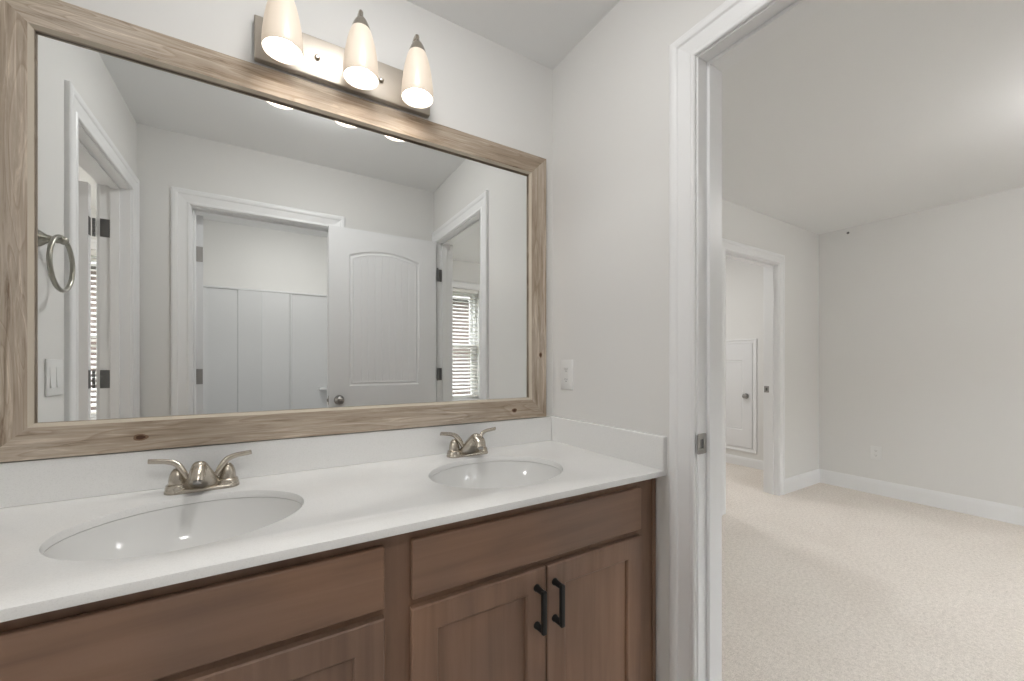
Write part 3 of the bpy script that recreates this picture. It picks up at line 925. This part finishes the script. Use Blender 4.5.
def plate_bm(w, h):
    """plate in the x-z plane facing -y"""
    return B(-w / 2, w / 2, -0.0055, -0.0003, -h / 2, h / 2, 0.0022, 3)
sw = thing('light_switch', (XL, -0.492, 1.122), R(90), 'white two-paddle light switch by the towel ring, in the mirror', 'light switch')
obj('wall_plate', plate_bm(0.116, 0.118), M_PLATE, sw, smooth=35)
for x in (-0.023, 0.023):
    bm = bmesh.new()
    prism(bm, [(-0.0050, -0.033), (-0.0095, -0.033), (-0.0070, 0.0), (-0.0062, 0.033), (-0.0050, 0.033)], 0, x - 0.0165, x + 0.0165)
    obj('paddle', bm, M_PLATE, sw)

def outlet(loc, rz, label, gfci):
    o = thing('wall_outlet', loc, rz, label, 'outlet')
    obj('wall_plate', plate_bm(0.078, 0.122), M_PLATE, o, smooth=35)
    rc = obj('receptacle', B(-0.0165, 0.0165, -0.0072, -0.0050, -0.0335, 0.0335, 0.0008, 1), M_PLATE, o)
    for zc in (-0.021, 0.021):
        for xa_, xb_, za_, zb_ in ((-0.0075, -0.0055, -0.002, 0.006), (0.0050, 0.0070, -0.001, 0.005)):
            obj('slot', B(xa_, xb_, -0.0076, -0.0070, zc + za_, zc + zb_), M_SLOT, rc, label='dark plug slot')
        bm = bmesh.new()
        lathe(bm, [(0, 0), (0.0024, 0), (0.0024, 0.0004), (0, 0.0004)], 12, Matrix.Translation((0, -0.0072, zc - 0.0065)) @ Matrix.Rotation(R(90), 4, 'X'))
        obj('ground_hole', bm, M_SLOT, rc, label='dark round plug hole')
    if gfci:
        obj('test_button', B(-0.009, -0.001, -0.0088, -0.0070, -0.0035, 0.0035, 0.0006, 1), M_PLATE, rc)
        obj('reset_button', B(0.001, 0.009, -0.0088, -0.0070, -0.0035, 0.0035, 0.0006, 1), M_PLATE, rc)
    return o
outlet((0.0, -0.101, 1.121), R(-90), 'white wall outlet on the right wall beside the mirror frame', True)
outlet((XF, -0.020, 0.368), R(-90), 'white wall outlet low on the far bedroom wall', False)
bm = bmesh.new()
lathe(bm, [(0, 0.0004), (0.011, 0.0004), (0.010, 0.0030), (0.0045, 0.0045), (0.0035, 0.012), (0, 0.013)], 16, Matrix.Rotation(R(-90), 4, 'Y'))
obj('wall_screw', bm, M_HINGE, loc=(XF, 0.185, 2.392), smooth=40, label='small dark screw high on the far bedroom wall near the ceiling', cat='screw')

# ------------------------------------------------------------------ tub and shower surround
tub = thing('tub_shower_unit', (-0.885, -2.65, 0.0), 0, 'white glossy tub and shower surround through the doorway in the mirror', 'shower')
TO = Vector((-0.885, -2.65, 0.0))
def T(bm):
    bmesh.ops.translate(bm, verts=bm.verts, vec=-TO); return bm
xa, xb, yb_, yf_ = XL + 0.003, -0.123, -3.047, -2.32
def surround_profile():
    pts = [(xa, yb_)]
    pts.append((xb, yb_))
    f = []
    yw = yb_ + 0.022
    # back face from right to left, with raised centre section and seam
    def corner(cx, cy, r, a0, a1, n=8): return [(cx + r * cos(R(a0 + (a1 - a0) * k / n)), cy + r * sin(R(a0 + (a1 - a0) * k / n))) for k in range(n + 1)]
    f += [(xb, yf_), (xb - 0.022, yf_)]
    f += corner(xb - 0.022 - 0.09, yw + 0.09, 0.09, 0, -90)
    for x, d in ((-0.855, 0.0), (-0.862, 0.010), (-0.868, 0.010), (-0.871, 0.002), (-0.874, 0.010), (-1.090, 0.010), (-1.096, 0.012), (-1.102, 0.010), (-1.280, 0.010), (-1.290, 0.0)):
        f.append((x, yw + d))
    f += corner(xa + 0.022 + 0.13, yw + 0.13, 0.13, -90, -180)
    f += [(xa + 0.022, yf_), (xa, yf_)]
    return pts + f
bm = bmesh.new()
prism(bm, surround_profile(), 2, 0.46, 1.835)
obj('wall_panel', T(bm), M_ACRY, tub, smooth=30)
bm = bmesh.new()
box(bm, xa, xb, yb_, yb_ + 0.034, 1.835, 1.855, 0.006, 3); box(bm, xa, xa + 0.034, yb_ + 0.034, yf_, 1.835, 1.855, 0.006, 3); box(bm, xb - 0.034, xb, yb_ + 0.034, yf_, 1.835, 1.855, 0.006, 3)
obj('top_flange', T(bm), M_ACRY, tub, smooth=40)
obj('soap_ledge', T(B(-0.620, -0.20, yb_ + 0.020, yb_ + 0.085, 0.900, 0.930, 0.008, 3)), M_ACRY, tub, smooth=40)
bm = bmesh.new()
# tub: rim with a sunk bowl
def rrect(x0, x1, y0, y1, r, z, n=6):
    out = []
    for cx, cy, a0 in ((x1 - r, y1 - r, 0), (x0 + r, y1 - r, 90), (x0 + r, y0 + r, 180), (x1 - r, y0 + r, 270)):
        for k in range(n + 1):
            a = R(a0 + 90 * k / n); out.append(bm.verts.new((cx + r * cos(a), cy + r * sin(a), z)))
    return out
rings = [rrect(xa, xb, yb_, yf_ + 0.03, 0.01, 0.0), rrect(xa, xb, yb_, yf_ + 0.03, 0.01, 0.445), rrect(xa + 0.012, xb - 0.012, yb_ + 0.012, yf_ + 0.018, 0.02, 0.46),
         rrect(xa + 0.07, xb - 0.07, yb_ + 0.07, yf_ - 0.06, 0.10, 0.46), rrect(xa + 0.09, xb - 0.09, yb_ + 0.085, yf_ - 0.075, 0.11, 0.44), rrect(xa + 0.15, xb - 0.20, yb_ + 0.13, yf_ - 0.12, 0.12, 0.12), rrect(xa + 0.21, xb - 0.27, yb_ + 0.18, yf_ - 0.17, 0.10, 0.09)]
for a, b in zip(rings, rings[1:]):
    n = len(a)
    for i in range(n): bm.faces.new((a[i], a[(i + 1) % n], b[(i + 1) % n], b[i]))
bm.faces.new(rings[-1]); bm.faces.new(rings[0])
obj('bathtub', T(bm), M_ACRY, tub, smooth=50)

# ------------------------------------------------------------------ ceiling lights outside the frame; bathroom, hall and side room ones added as fill
def dome(loc, m, r, label, dp=0.0):
    t = thing('ceiling_light', loc, 0, label, 'ceiling light')
    bm = bmesh.new(); lathe(bm, [(0, -0.0005), (r * 1.02, -0.0005), (r * 1.02, -0.022), (r * 0.97, -0.028), (r * 0.95, -0.020), (0, -0.020)], 40)
    obj('canopy', bm, M_NICKEL, t, smooth=40)
    bm = bmesh.new()
    if dp > 0: lathe(bm, [(r * 0.94, -0.021), (r * 0.94, -0.022 - dp)], 24)
    lathe(bm, [(r * 0.94 * cos(R(a)), -0.022 - dp - 0.34 * r * sin(R(a))) for a in (0, 15, 30, 45, 60, 75)] + [(0, -0.022 - dp - 0.34 * r)], 24)
    obj('diffuser', bm, m, t, smooth=60)
    return t
dome((2.15, -1.55, H), M_DOME, 0.17, 'round drum ceiling light in the middle of the bedroom', 0.14)
dome((-0.84, -0.66, H), M_DOMEB, 0.125, 'added round fill light on the bathroom ceiling, above the counter, out of view', 0.012)
dome((2.35, 1.55, H), M_DOMEH, 0.16, 'added round fill light on the hall ceiling, out of view')
dome((-4.0, -2.0, H), M_DOMEL, 0.19, 'added round fill light on the side room ceiling, out of view')
dome((-0.90, -2.25, H), M_DOMET, 0.10, 'small round ceiling light over the tub')

# ------------------------------------------------------------------ outside the windows
obj('ground', B(-30, 30, -40, YE - 0.16, -0.5, -0.35), M_GRASS, kind='structure', label='lawn outside the windows', cat='ground')
nh = thing('neighbouring_house', (0, -11, -0.35), 0, 'red-brown brick house outside behind the window blinds', 'house')
obj('wall', B(-14, 14, -6, 0, 0, 3.6), M_BRICK, nh)
bm = bmesh.new(); prism(bm, [(-6.4, 3.6), (0.4, 3.6), (-3, 5.6)], 0, -14.4, 14.4)
obj('roof', bm, M_ROOF, nh)
